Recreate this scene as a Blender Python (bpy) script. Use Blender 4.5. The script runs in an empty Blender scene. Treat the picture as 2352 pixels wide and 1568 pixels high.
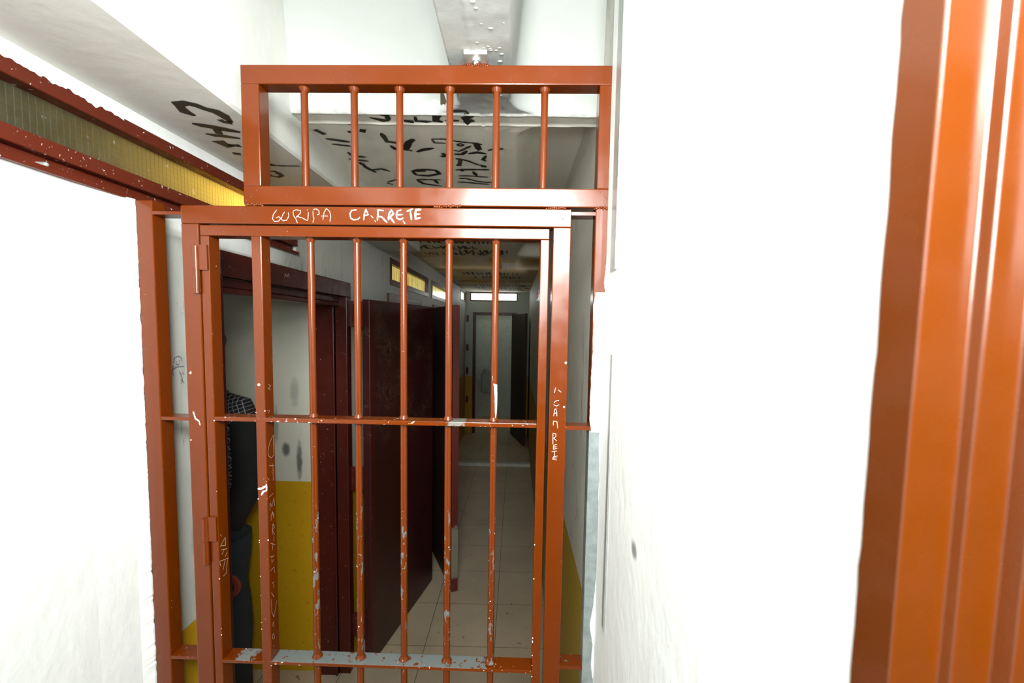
import bpy, bmesh, math, random
from mathutils import Vector, Matrix, noise

S = bpy.context.scene
C = S.collection
random.seed(7)

# ------------------------------------------------------------------ camera
cam_data = bpy.data.cameras.new('camera')
cam = bpy.data.objects.new('camera', cam_data)
C.objects.link(cam)
S.camera = cam
H = 1.88
rot = Matrix(((0.999818, -0.017481, 0.007678),
              (0.008977, 0.075485, -0.997107),
              (0.016851, 0.996994, 0.075628)))
cam.matrix_world = Matrix.Translation((0, 0, H)) @ rot.to_4x4()
cam_data.sensor_width = 36.0
cam_data.lens = 36.0 * 1036.0 / 2352.0
cam_data.shift_y = 43.4 / 2352.0
cam_data.clip_start = 0.02
cam_data.clip_end = 60
cam_data.dof.use_dof = True
cam_data.dof.focus_distance = 1.45
cam_data.dof.aperture_fstop = 6.0

# ------------------------------------------------------------------ world and light
w = bpy.data.worlds.new('world')
S.world = w
w.use_nodes = True
w.node_tree.nodes['Background'].inputs[0].default_value = (0.92, 0.96, 1.0, 1)
w.node_tree.nodes['Background'].inputs[1].default_value = 0.75


def lamp(name, kind, loc, energy, color=(1, 1, 1), size=0.3, size_y=None, target=None):
    d = bpy.data.lights.new(name, kind)
    d.energy = energy
    d.color = color
    if kind == 'AREA':
        d.size = size
        if size_y:
            d.shape = 'RECTANGLE'
            d.size_y = size_y
    else:
        d.shadow_soft_size = size
    o = bpy.data.objects.new(name, d)
    C.objects.link(o)
    o.location = loc
    if target is not None:
        v = Vector(target) - Vector(loc)
        o.rotation_euler = v.to_track_quat('-Z', 'Y').to_euler()
    return o


# the photographer's flash thrown off the ceiling above and behind the camera
lamp('flash', 'AREA', (0.0, -0.36, 2.385), 80.0, (0.95, 1.0, 0.975), 0.58, 0.38, (-0.12, 1.6, 1.75))
# added spot near the camera, aimed up to brighten the ceiling undersides
fl = lamp('ceiling_fill', 'SPOT', (-0.05, -0.12, 2.02), 54.0, (0.95, 1.0, 0.975), 0.10, None, (-0.20, 1.6, 2.62))
fl.data.spot_size = math.radians(125)
fl.data.spot_blend = 1.0
# lamp added in a closed box so the near high window glows yellow
lamp('pane_glow_lamp', 'POINT', (-1.01, 1.50, 2.235), 26.0, (1.0, 0.90, 0.55), 0.03)

S.view_settings.view_transform = 'Standard'
S.view_settings.look = 'None'
S.view_settings.gamma = 1.0
S.view_settings.use_curve_mapping = False
S.view_settings.exposure = 0.0


# ------------------------------------------------------------------ materials
class NT:
    def __init__(self, name):
        self.m = bpy.data.materials.new(name)
        self.m.use_nodes = True
        self.t = self.m.node_tree
        self.t.nodes.clear()
        self.out = self.t.nodes.new('ShaderNodeOutputMaterial')
        self.b = self.t.nodes.new('ShaderNodeBsdfPrincipled')
        self.t.links.new(self.b.outputs[0], self.out.inputs[0])
        self.geo = self.t.nodes.new('ShaderNodeNewGeometry')

    def n(self, kind, **kw):
        x = self.t.nodes.new(kind)
        for k, v in kw.items():
            setattr(x, k, v)
        return x

    def link(self, a, b):
        self.t.links.new(a, b)

    def setin(self, node, i, v):
        if isinstance(v, bpy.types.NodeSocket):
            self.link(v, node.inputs[i])
        else:
            node.inputs[i].default_value = v

    def pos(self):
        return self.geo.outputs['Position']

    def xyz(self):
        s = self.n('ShaderNodeSeparateXYZ')
        self.link(self.pos(), s.inputs[0])
        return s.outputs

    def math(self, op, a, b=0.0, c=0.0, clamp=False):
        x = self.n('ShaderNodeMath', operation=op, use_clamp=clamp)
        self.setin(x, 0, a)
        self.setin(x, 1, b)
        self.setin(x, 2, c)
        return x.outputs[0]

    def noise(self, scale, detail=3.0, rough=0.5, stretch=None, vec=None, dist=0.0):
        x = self.n('ShaderNodeTexNoise')
        x.inputs['Scale'].default_value = scale
        x.inputs['Detail'].default_value = detail
        x.inputs['Roughness'].default_value = rough
        x.inputs['Distortion'].default_value = dist
        v = vec if vec is not None else self.pos()
        if stretch:
            mp = self.n('ShaderNodeMapping')
            mp.inputs['Scale'].default_value = stretch
            self.link(v, mp.inputs['Vector'])
            v = mp.outputs[0]
        self.link(v, x.inputs['Vector'])
        return x.outputs['Fac']

    def smooth(self, v, lo, hi, a=0.0, b=1.0):
        x = self.n('ShaderNodeMapRange', interpolation_type='SMOOTHSTEP')
        self.setin(x, 'Value', v)
        self.setin(x, 'From Min', lo)
        self.setin(x, 'From Max', hi)
        self.setin(x, 'To Min', a)
        self.setin(x, 'To Max', b)
        return x.outputs['Result']

    def mix(self, f, a, b):
        x = self.n('ShaderNodeMix', data_type='RGBA')
        self.setin(x, 'Factor', f)
        for key, v in ((6, a), (7, b)):
            if isinstance(v, bpy.types.NodeSocket):
                self.link(v, x.inputs[key])
            else:
                x.inputs[key].default_value = (*v, 1) if len(v) == 3 else v
        return x.outputs[2]

    def base(self, v):
        if isinstance(v, bpy.types.NodeSocket):
            self.link(v, self.b.inputs['Base Color'])
        else:
            self.b.inputs['Base Color'].default_value = (*v, 1)

    def rough(self, v):
        self.setin(self.b, 'Roughness', v)

    def metal(self, v):
        self.setin(self.b, 'Metallic', v)

    def bump(self, h, strength, dist=0.01):
        x = self.n('ShaderNodeBump')
        x.inputs['Strength'].default_value = strength
        x.inputs['Distance'].default_value = dist
        self.link(h, x.inputs['Height'])
        self.link(x.outputs[0], self.b.inputs['Normal'])


def mat_plain(name, col, rough=0.5, metal=0.0, bump=0.0, bscale=60):
    k = NT(name)
    v = k.noise(18, 3)
    k.base(k.mix(k.smooth(v, 0.35, 0.7), col, tuple(c * 0.86 for c in col)))
    k.rough(rough)
    k.metal(metal)
    if bump:
        k.bump(k.noise(bscale, 3), bump, 0.002)
    return k.m


RED = (0.118, 0.0190, 0.0)


def mat_red(name, red=RED, rough=0.23, chip=-1.5, wear=False, bare_below=None, bscale=300, patches=(), top_only=False):
    """oxide red enamel with chips down to white primer and grey steel"""
    k = NT(name)
    x, y, z = k.xyz()
    tone = k.noise(9, 3)
    col = k.mix(k.smooth(tone, 0.3, 0.75), red, tuple(c * 0.92 for c in red))
    n1 = k.noise(150, 2, 0.6)
    n2 = k.noise(34, 3, 0.6)
    m = k.math('MULTIPLY', k.smooth(n1, 0.70 - 0.05 * chip, 0.74 - 0.05 * chip), k.smooth(n2, 0.50, 0.60))
    met = 0.0
    col = k.mix(m, col, (0.62, 0.60, 0.55))
    if wear:
        # paint rubbed off by hands at waist height
        zf = k.math('MULTIPLY', k.smooth(z, 0.95, 1.15), k.smooth(z, 1.38, 1.56, 1.0, 0.0))
        n3 = k.noise(75, 4, 0.65, stretch=(1, 1, 0.35))
        t = k.math('ADD', n3, k.math('MULTIPLY', zf, 0.13))
        mw = k.smooth(t, 0.70, 0.745)
        col = k.mix(mw, col, (0.17, 0.17, 0.155))
        n4 = k.noise(130, 3, 0.6)
        mw2 = k.smooth(k.math('ADD', n4, k.math('MULTIPLY', zf, 0.10)), 0.78, 0.81)
        col = k.mix(mw2, col, (0.66, 0.64, 0.60))
        met = k.math('MULTIPLY', mw, 0.35)
    for (p0, p1, edge, pc) in patches:
        # rubbed patch bounded in x (p0[0]..p1[0]) and z, ragged edge
        nn = k.math('MULTIPLY', k.math('SUBTRACT', k.noise(70, 4, 0.65), 0.5), edge)
        xx = k.math('ADD', x, nn)
        zz = k.math('ADD', z, nn)
        f = k.math('MULTIPLY', k.smooth(xx, p0[0] - 0.004, p0[0] + 0.004), k.smooth(xx, p1[0] - 0.004, p1[0] + 0.004, 1, 0))
        f = k.math('MULTIPLY', f, k.math('MULTIPLY', k.smooth(zz, p0[1] - 0.003, p0[1] + 0.003), k.smooth(zz, p1[1] - 0.003, p1[1] + 0.003, 1, 0)))
        f = k.math('MULTIPLY', f, k.smooth(k.noise(60, 4, 0.65), 0.37, 0.42))
        if top_only:
            nz = k.n('ShaderNodeSeparateXYZ')
            k.link(k.geo.outputs['Normal'], nz.inputs[0])
            f = k.math('MULTIPLY', f, k.smooth(nz.outputs[2], 0.6, 0.9))
        col = k.mix(f, col, pc)
    if bare_below is not None:
        e = k.math('MULTIPLY', k.math('SUBTRACT', k.noise(60, 3), 0.5), 0.012)
        f = k.smooth(k.math('ADD', z, e), bare_below - 0.002, bare_below + 0.002, 1.0, 0.0)
        zinc = k.mix(k.smooth(k.noise(45, 5, 0.7), 0.35, 0.65), (0.20, 0.23, 0.225), (0.27, 0.30, 0.295))
        col = k.mix(f, col, zinc)
        met = k.math('MULTIPLY', f, 0.25)
    k.base(col)
    k.rough(k.smooth(k.noise(30, 2), 0.3, 0.7, rough * 0.9, rough * 1.2))
    if not isinstance(met, float):
        k.metal(met)
    k.b.inputs['Coat Weight'].default_value = 0.25 if rough < 0.3 else 0.0
    k.b.inputs['Specular IOR Level'].default_value = 0.33
    k.b.inputs['Coat Roughness'].default_value = 0.10
    k.bump(k.noise(bscale, 2), 0.05, 0.0005)
    return k.m


M = {}
M['red'] = mat_red('red_paint')
M['red_bar'] = mat_red('red_paint_worn', wear=True, chip=-0.2)
M['red_leaf'] = mat_red('red_paint_leaf', chip=-0.4)
M['red_dim'] = mat_red('dim_red_paint', red=(0.066, 0.0095, 0.006), rough=0.34, chip=0.3)  # same red paint, with the dim corridor light put into a darker colour
M['red_post'] = mat_red('red_paint_over_zinc', bare_below=1.648)
M['red_window'] = mat_red('red_paint_window', red=(0.100, 0.014, 0.005), rough=0.42, chip=1.2)
M['red_door'] = mat_red('red_paint_door_frame', red=(0.092, 0.0175, 0.0), rough=0.26, chip=-2)
for n_ in M['red_door'].node_tree.nodes:
    if n_.type == 'BSDF_PRINCIPLED':
        n_.inputs['Specular IOR Level'].default_value = 0.9
M['rail_mid'] = mat_red('red_paint_mid_rail', wear=False, chip=1.5,
                        patches=(((-0.150, 1.60), (-0.112, 1.70), 0.03, (0.16, 0.155, 0.14)),))
M['rail_low'] = mat_red('red_paint_low_rail', chip=1.0, top_only=True,
                        patches=(((-0.66, 0.4), (-0.62, 1.2), 0.05, (0.15, 0.155, 0.15)),
                                 ((-0.575, 0.4), (-0.06, 1.2), 0.05, (0.125, 0.135, 0.13))))
M['pencil'] = mat_plain('pencil_marks', (0.16, 0.16, 0.19), 0.7)
M['lamp_box'] = mat_plain('lamp_box_dark', (0.07, 0.07, 0.05), 0.8)  # dark lining of the added lamp box, limits bounced light
M['scratch'] = mat_plain('scratched_primer', (0.86, 0.74, 0.66), 0.6)
M['scratch_dull'] = mat_plain('shallow_scratch', (0.50, 0.36, 0.30), 0.6)
M['steel'] = mat_plain('galvanised_steel', (0.48, 0.49, 0.47), 0.42, 0.55, 0.2, 90)
M['steel_bright'] = mat_plain('bracket_steel', (0.72, 0.71, 0.66), 0.32, 0.6)
M['ink'] = mat_plain('marker_ink', (0.020, 0.017, 0.012), 0.6)
M['ink_faded'] = mat_plain('soot_marks', (0.055, 0.042, 0.026), 0.7)


def mat_wall(name, white, dado=None, dado_z=1.05, grain=1.0, stains=0.0, soot=None, spot=None, extra=(), fresh_top=False):
    k = NT(name)
    x, y, z = k.xyz()
    col = k.mix(k.smooth(k.noise(3.2, 4), 0.35, 0.7), white, tuple(c * 0.93 for c in white))
    if stains:
        st = k.noise(5.0, 5, 0.65, stretch=(1, 1, 0.35), dist=0.6)
        f = k.math('MULTIPLY', k.smooth(st, 0.56, 0.80), stains)
        col = k.mix(f, col, tuple(c * 0.32 for c in white))
        sc = k.noise(60, 3, 0.6, stretch=(1, 1, 0.16), dist=1.0)
        f2 = k.math('MULTIPLY', k.smooth(sc, 0.66, 0.74), stains * 0.6)
        col = k.mix(f2, col, (0.10, 0.08, 0.06))
    for (cx, cy, cz, rx, rz, amt) in extra:
        dx = k.math('DIVIDE', k.math('SUBTRACT', x, cx), rx)
        dy = k.math('DIVIDE', k.math('SUBTRACT', y, cy), rx)
        dz = k.math('DIVIDE', k.math('SUBTRACT', z, cz), rz)
        d = k.math('ADD', k.math('ADD', k.math('MULTIPLY', dx, dx), k.math('MULTIPLY', dy, dy)), k.math('MULTIPLY', dz, dz))
        d = k.math('ADD', d, k.math('MULTIPLY', k.math('SUBTRACT', k.noise(30, 3), 0.5), 0.9))
        col = k.mix(k.math('MULTIPLY', k.smooth(d, 0.0, 1.0, 1, 0), amt), col, (0.07, 0.07, 0.065))
    if fresh_top:
        f = k.math('MULTIPLY', k.smooth(z, 2.09, 2.10), k.smooth(y, 1.55, 1.75, 1, 0))
        col = k.mix(f, col, (0.84, 0.85, 0.83))
    if dado:
        yel = k.mix(k.smooth(k.noise(40, 4, 0.6), 0.6, 0.74), dado, tuple(c * 0.55 for c in dado))
        f = k.smooth(z, dado_z - 0.0015, dado_z + 0.0015, 1, 0)
        col = k.mix(f, col, yel)
    k.base(col)
    k.rough(0.55)
    h = k.math('ADD', k.math('MULTIPLY', k.noise(38, 4, 0.55, stretch=(1, 1, 0.7)), 1.0), k.math('MULTIPLY', k.noise(7, 3), 1.3))
    k.bump(h, 0.30 * grain, 0.004)
    return k.m


YEL = (0.50, 0.27, 0.0)
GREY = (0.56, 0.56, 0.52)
M['wall_fresh'] = mat_wall('fresh_white_plaster', (0.84, 0.85, 0.83), grain=1.5,
                           extra=((0.195, 0.700, 1.526, 0.022, 0.018, 0.75), (-0.872, 0.62, 1.33, 0.03, 0.006, 0.5)))
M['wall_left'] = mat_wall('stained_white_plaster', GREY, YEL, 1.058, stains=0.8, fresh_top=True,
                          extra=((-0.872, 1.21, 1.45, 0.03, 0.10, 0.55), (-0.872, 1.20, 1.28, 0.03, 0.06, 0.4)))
M['wall_cell'] = mat_wall('cell_plaster', (0.58, 0.56, 0.47), YEL, 1.05, stains=0.35,
                          extra=((-1.19, 2.30, 1.22, 0.03, 0.045, 0.9), (-1.12, 2.30, 1.16, 0.02, 0.13, 0.85), (-1.14, 2.30, 1.52, 0.03, 0.10, 0.35), (-1.24, 2.30, 1.35, 0.02, 0.12, 0.5)))
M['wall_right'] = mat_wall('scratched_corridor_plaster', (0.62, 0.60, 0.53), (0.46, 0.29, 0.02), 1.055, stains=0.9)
M['wall_end'] = mat_wall('end_wall_plaster', (0.42, 0.46, 0.40), YEL, 1.0)
M['wall_rear'] = mat_wall('rear_wall_paint', (0.16, 0.16, 0.15), grain=0.5)


def mat_ceiling():
    k = NT('ceiling_concrete_paint')
    x, y, z = k.xyz()
    near = (0.44, 0.45, 0.43)  # darkened to hold down the strong light on the near coffers
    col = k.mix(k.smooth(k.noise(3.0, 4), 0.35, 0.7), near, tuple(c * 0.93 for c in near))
    # colour lightened beyond the gate to offset weak light, and rust coloured water marks further down
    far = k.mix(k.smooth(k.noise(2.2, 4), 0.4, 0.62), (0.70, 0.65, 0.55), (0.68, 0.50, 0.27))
    lifted = k.mix(k.smooth(k.noise(3.0, 3), 0.3, 0.7), (0.80, 0.78, 0.70), (0.74, 0.72, 0.64))
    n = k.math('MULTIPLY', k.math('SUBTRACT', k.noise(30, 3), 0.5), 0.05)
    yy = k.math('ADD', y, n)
    col = k.mix(k.smooth(yy, 1.275, 1.30), col, lifted)
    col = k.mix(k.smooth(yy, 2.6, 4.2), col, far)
    k.base(col)
    k.rough(0.8)
    k.bump(k.math('ADD', k.noise(60, 3), k.noise(14, 3)), 0.2, 0.003)
    return k.m


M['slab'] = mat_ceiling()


def mat_floor():
    k = NT('floor_tiles')
    x, y, z = k.xyz()
    T = 0.4085
    def line(v, off):
        q = k.math('DIVIDE', k.math('SUBTRACT', v, off), T)
        fr = k.math('FRACT', k.math('ADD', q, 50.0))
        d = k.math('ABSOLUTE', k.math('SUBTRACT', fr, 0.5))
        return k.smooth(d, 0.4945, 0.4975)
    g = k.math('MAXIMUM', line(x, -0.094), line(y, 2.512))
    col = k.mix(k.smooth(k.noise(2.2, 5, 0.6), 0.35, 0.7), (0.56, 0.45, 0.31), (0.46, 0.37, 0.26))
    sp = k.noise(170, 2)
    col = k.mix(k.smooth(sp, 0.52, 0.62, 0, 0.35), col, (0.30, 0.24, 0.18))
    sc = k.noise(22, 4, 0.6, stretch=(1, 0.5, 1), dist=1.6)
    col = k.mix(k.smooth(sc, 0.66, 0.72, 0, 0.75), col, (0.07, 0.06, 0.05))
    col = k.mix(g, col, (0.05, 0.045, 0.035))
    k.base(col)
    k.rough(0.42)
    return k.m


M['floor'] = mat_floor()


def mat_glow(name, c0, c1, strength, scale=30, stretch=(1, 1, 0.2)):
    k = NT(name)
    v = k.noise(scale, 3, 0.6, stretch=stretch)
    col = k.mix(k.smooth(v, 0.3, 0.7), c0, c1)
    k.base((0.05, 0.05, 0.04))
    k.rough(0.2)
    k.link(col, k.b.inputs['Emission Color'])
    k.b.inputs['Emission Strength'].default_value = strength
    return k.m


M['glow_yellow'] = mat_glow('lit_yellow_glass', (0.50, 0.38, 0.06), (0.85, 0.70, 0.22), 0.75, 26, (1, 1, 0.25))
M['glow_day'] = mat_glow('daylit_glass', (1, 1, 0.96), (0.92, 1.0, 0.95), 6.0, 3)
M['glow_green'] = mat_glow('daylit_green_glass', (0.78, 1.0, 0.72), (0.9, 1.0, 0.9), 1.3, 12)


def mat_wired():
    """grimy wired glass: translucent body, wire grid, paint splashes"""
    k = NT('wired_glass')
    x, y, z = k.xyz()
    def lines(v, step, wd):
        fr = k.math('FRACT', k.math('DIVIDE', k.math('ADD', v, 20.0), step))
        d = k.math('ABSOLUTE', k.math('SUBTRACT', fr, 0.5))
        return k.smooth(d, 0.5 - wd, 0.5 - wd * 0.4)
    g = k.math('MAXIMUM', lines(y, 0.0125, 0.09), k.math('MULTIPLY', lines(z, 0.0125, 0.07), 0.35))
    glass = k.mix(k.smooth(k.noise(28, 4, 0.6), 0.35, 0.7), (0.030, 0.036, 0.028), (0.060, 0.066, 0.048))
    col = k.mix(k.math('MULTIPLY', g, 0.55), glass, (0.17, 0.17, 0.12))
    spl = k.smooth(k.noise(46, 3, 0.7), 0.68, 0.71)
    col = k.mix(spl, col, (0.34, 0.35, 0.33))
    k.base(col)
    k.rough(0.25)
    tr = k.n('ShaderNodeBsdfTranslucent')
    k.link(k.mix(g, (0.80, 0.66, 0.30), (0.30, 0.25, 0.10)), tr.inputs[0])
    mx = k.n('ShaderNodeMixShader')
    mx.inputs[0].default_value = 0.45
    k.link(k.b.outputs[0], mx.inputs[1])
    k.link(tr.outputs[0], mx.inputs[2])
    k.link(mx.outputs[0], k.out.inputs[0])
    return k.m


M['wired'] = mat_wired()


def mat_leaf_door():
    k = NT('scratched_door_paint')
    v = k.noise(14, 4, 0.6, dist=2.5)
    sc = k.math('ABSOLUTE', k.math('SUBTRACT', v, 0.5))
    z = k.xyz()[2]
    zone = k.math('MULTIPLY', k.smooth(z, 1.1, 1.4), k.smooth(z, 1.95, 2.0, 1, 0))
    f = k.math('MULTIPLY', k.smooth(sc, 0.004, 0.014, 0.85, 0), zone)
    f = k.math('MULTIPLY', f, k.smooth(k.noise(5, 2), 0.45, 0.6))
    base = k.mix(k.smooth(k.noise(6, 3), 0.3, 0.7), (0.050, 0.009, 0.008), (0.038, 0.008, 0.007))  # red paint darkened for the dim light beyond the gate
    k.base(k.mix(f, base, (0.24, 0.17, 0.11)))
    k.rough(0.42)
    return k.m


M['door_leaf'] = mat_leaf_door()
M['door_leaf_dim'] = mat_plain('dim_door_paint', (0.040, 0.014, 0.012), 0.5)  # door paint with the dim corridor light put into its colour


def mat_check():
    k = NT('checked_cloth')
    x, y, z = k.xyz()
    def lines(v, step):
        fr = k.math('FRACT', k.math('DIVIDE', k.math('ADD', v, 20.0), step))
        return k.smooth(k.math('ABSOLUTE', k.math('SUBTRACT', fr, 0.5)), 0.42, 0.45)
    g = k.math('MAXIMUM', lines(k.math('ADD', x, k.math('MULTIPLY', z, 0.35)), 0.017), lines(k.math('SUBTRACT', z, k.math('MULTIPLY', x, 0.3)), 0.017))
    k.base(k.mix(g, (0.012, 0.012, 0.014), (0.30, 0.30, 0.31)))
    k.rough(0.9)
    return k.m


M['check'] = mat_check()
M['jacket'] = mat_plain('black_fabric', (0.010, 0.010, 0.011), 0.9)
M['jeans'] = mat_plain('dark_denim', (0.020, 0.028, 0.036), 0.9)
M['skin'] = mat_plain('skin', (0.42, 0.25, 0.17), 0.5)
M['hair'] = mat_plain('dark_hair', (0.02, 0.014, 0.01), 0.6)
M['strap'] = mat_plain('red_strap', (0.30, 0.05, 0.035), 0.6)
M['shoe'] = mat_plain('shoe_leather', (0.02, 0.018, 0.016), 0.5)
M['box_paint'] = mat_plain('pale_box', (0.22, 0.24, 0.21), 0.4)
M['kerb'] = mat_plain('pale_kerb', (0.55, 0.55, 0.50), 0.5)


# ------------------------------------------------------------------ mesh helpers
def mesh_obj(name, bm, mats, parent=None, smooth=False):
    me = bpy.data.meshes.new(name)
    bm.normal_update()
    bm.to_mesh(me)
    bm.free()
    if not isinstance(mats, (list, tuple)):
        mats = [mats]
    for m in mats:
        me.materials.append(m)
    if smooth:
        for p in me.polygons:
            p.use_smooth = True
    o = bpy.data.objects.new(name, me)
    C.objects.link(o)
    if parent:
        o.parent = parent
    return o


def bevel(o, wdt=0.002, seg=2):
    b = o.modifiers.new('bevel', 'BEVEL')
    b.width = wdt
    b.segments = seg
    b.limit_method = 'ANGLE'
    return o


def box(bm, x0, x1, y0, y1, z0, z1, mi=0):
    vs = [bm.verts.new((x, y, z)) for x in (x0, x1) for y in (y0, y1) for z in (z0, z1)]
    for a in ((0, 1, 3, 2), (4, 6, 7, 5), (0, 4, 5, 1), (2, 3, 7, 6), (0, 2, 6, 4), (1, 5, 7, 3)):
        f = bm.faces.new([vs[i] for i in a])
        f.material_index = mi
    return vs


def bevbm(bm, wdt=0.0022, seg=2):
    bmesh.ops.bevel(bm, geom=bm.edges[:], offset=wdt, segments=seg, affect='EDGES', profile=0.5)
    return bm


def loft(bm, rings, seg=20, mi=0):
    """closed tube through rings (x, y, z, rx, ry), the cross-section perpendicular to the path"""
    P = [Vector(r[:3]) for r in rings]
    rows = []
    for i, p in enumerate(P):
        d = (P[min(i + 1, len(P) - 1)] - P[max(i - 1, 0)]).normalized()
        u = Vector((1, 0, 0)) - d * d.x
        if u.length < 0.2:
            u = Vector((0, 0, 1)) - d * d.z
        u.normalize()
        v = d.cross(u)
        rows.append([bm.verts.new(p + u * rings[i][3] * math.cos(a) * (1 + 0.05 * noise.noise(p * 9 + Vector((math.cos(a), math.sin(a), 0)) * 2)) + v * rings[i][4] * math.sin(a)) for a in [2 * math.pi * q / seg for q in range(seg)]])
    for a, b in zip(rows[:-1], rows[1:]):
        for q in range(seg):
            f = bm.faces.new((a[q], a[(q + 1) % seg], b[(q + 1) % seg], b[q]))
            f.smooth = True
            f.material_index = mi
    bm.faces.new(rows[0][::-1])
    bm.faces.new(rows[-1])


def boxes(lst):
    bm = bmesh.new()
    for b in lst:
        box(bm, *b)
    return bm


def cyl(bm, p0, p1, r0, r1=None, seg=16, mi=0):
    r1 = r0 if r1 is None else r1
    p0, p1 = Vector(p0), Vector(p1)
    ax = (p1 - p0).normalized()
    u = ax.orthogonal().normalized()
    v = ax.cross(u)
    rings = []
    for p, r in ((p0, r0), (p1, r1)):
        rings.append([bm.verts.new(p + (u * math.cos(a) + v * math.sin(a)) * r) for a in [2 * math.pi * i / seg for i in range(seg)]])
    for i in range(seg):
        j = (i + 1) % seg
        f = bm.faces.new((rings[0][i], rings[0][j], rings[1][j], rings[1][i]))
        f.material_index = mi
        f.smooth = True
    for cap in (bm.faces.new(rings[0][::-1]), bm.faces.new(rings[1])):
        cap.material_index = mi
        for e in cap.edges:
            e.smooth = False


def blob(bm, c, r, seg=10, mi=0, scale=(1, 1, 1)):
    res = bmesh.ops.create_uvsphere(bm, u_segments=seg, v_segments=max(6, seg // 2), radius=r)
    for vtx in res['verts']:
        d = vtx.co.normalized()
        k = 1 + 0.18 * noise.noise(d * 2.3 + Vector(c) * 31)
        vtx.co = Vector((d.x * r * scale[0] * k, d.y * r * scale[1] * k, d.z * r * scale[2] * k)) + Vector(c)
        for f in vtx.link_faces:
            f.material_index = mi
            f.smooth = True


def ribbon(bm, pts, width, to3, mi, thick=0.0004):
    """a marker or scratch stroke: a slightly raised ragged band along a polyline given on a surface"""
    P = []
    for a, b in zip(pts[:-1], pts[1:]):
        a, b = Vector(a), Vector(b)
        n = max(1, int((b - a).length / max(width * 0.9, 0.0015)))
        for i in range(n):
            P.append(a.lerp(b, i / n))
    P.append(Vector(pts[-1]))
    L, R = [], []
    nP = len(P)
    for i, p in enumerate(P):
        d = (P[min(i + 1, nP - 1)] - P[max(i - 1, 0)])
        if d.length < 1e-7:
            d = Vector((1, 0))
        d.normalize()
        q = Vector((-d.y, d.x))
        wv = width * 0.5 * (0.75 + 0.5 * random.random())
        if i in (0, nP - 1) and nP > 3:
            wv *= 0.5
        L.append(bm.verts.new(to3(p + q * wv, thick)))
        R.append(bm.verts.new(to3(p - q * wv, thick)))
    for i in range(nP - 1):
        try:
            bm.faces.new((L[i], L[i + 1], R[i + 1], R[i])).material_index = mi
        except ValueError:
            pass


def thing(name, label, cat, loc=(0, 0, 0), rz=0.0, group=None):
    o = bpy.data.objects.new(name, None)
    C.objects.link(o)
    o.empty_display_size = 0.1
    o.location = loc
    o.rotation_euler = (0, 0, rz)
    o['label'] = label
    o['category'] = cat
    if group:
        o['group'] = group
    return o


def tag(o, label, cat, group=None):
    o['label'] = label
    o['category'] = cat
    if group:
        o['group'] = group
    return o


def struct(o):
    o['kind'] = 'structure'
    return o


def wall_x(name, x0, x1, y0, y1, z0, z1, holes, mat):
    """wall slab between x0 and x1 running along y with rectangular holes (ya, yb, za, zb)"""
    ys = sorted({y0, y1, *[v for h in holes for v in h[:2] if y0 < v < y1]})
    zs = sorted({z0, z1, *[v for h in holes for v in h[2:] if z0 < v < z1]})
    solid = {}
    for i in range(len(ys) - 1):
        for j in range(len(zs) - 1):
            cy, cz = (ys[i] + ys[i + 1]) / 2, (zs[j] + zs[j + 1]) / 2
            solid[i, j] = not any(h[0] < cy < h[1] and h[2] < cz < h[3] for h in holes)
    bm = bmesh.new()
    vc = {}

    def v(x, i, j):
        k = (x, i, j)
        if k not in vc:
            vc[k] = bm.verts.new((x, ys[i], zs[j]))
        return vc[k]
    for (i, j), s in solid.items():
        if not s:
            continue
        bm.faces.new((v(x1, i, j), v(x1, i + 1, j), v(x1, i + 1, j + 1), v(x1, i, j + 1)))
        bm.faces.new((v(x0, i, j), v(x0, i, j + 1), v(x0, i + 1, j + 1), v(x0, i + 1, j)))
        for (di, dj, a, b) in ((-1, 0, (i, j), (i, j + 1)), (1, 0, (i + 1, j), (i + 1, j + 1)), (0, -1, (i, j), (i + 1, j)), (0, 1, (i, j + 1), (i + 1, j + 1))):
            if not solid.get((i + di, j + dj), False):
                bm.faces.new((v(x0, *a), v(x1, *a), v(x1, *b), v(x0, *b)))
    bmesh.ops.recalc_face_normals(bm, faces=bm.faces)
    return struct(mesh_obj(name, bm, mat))

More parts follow.
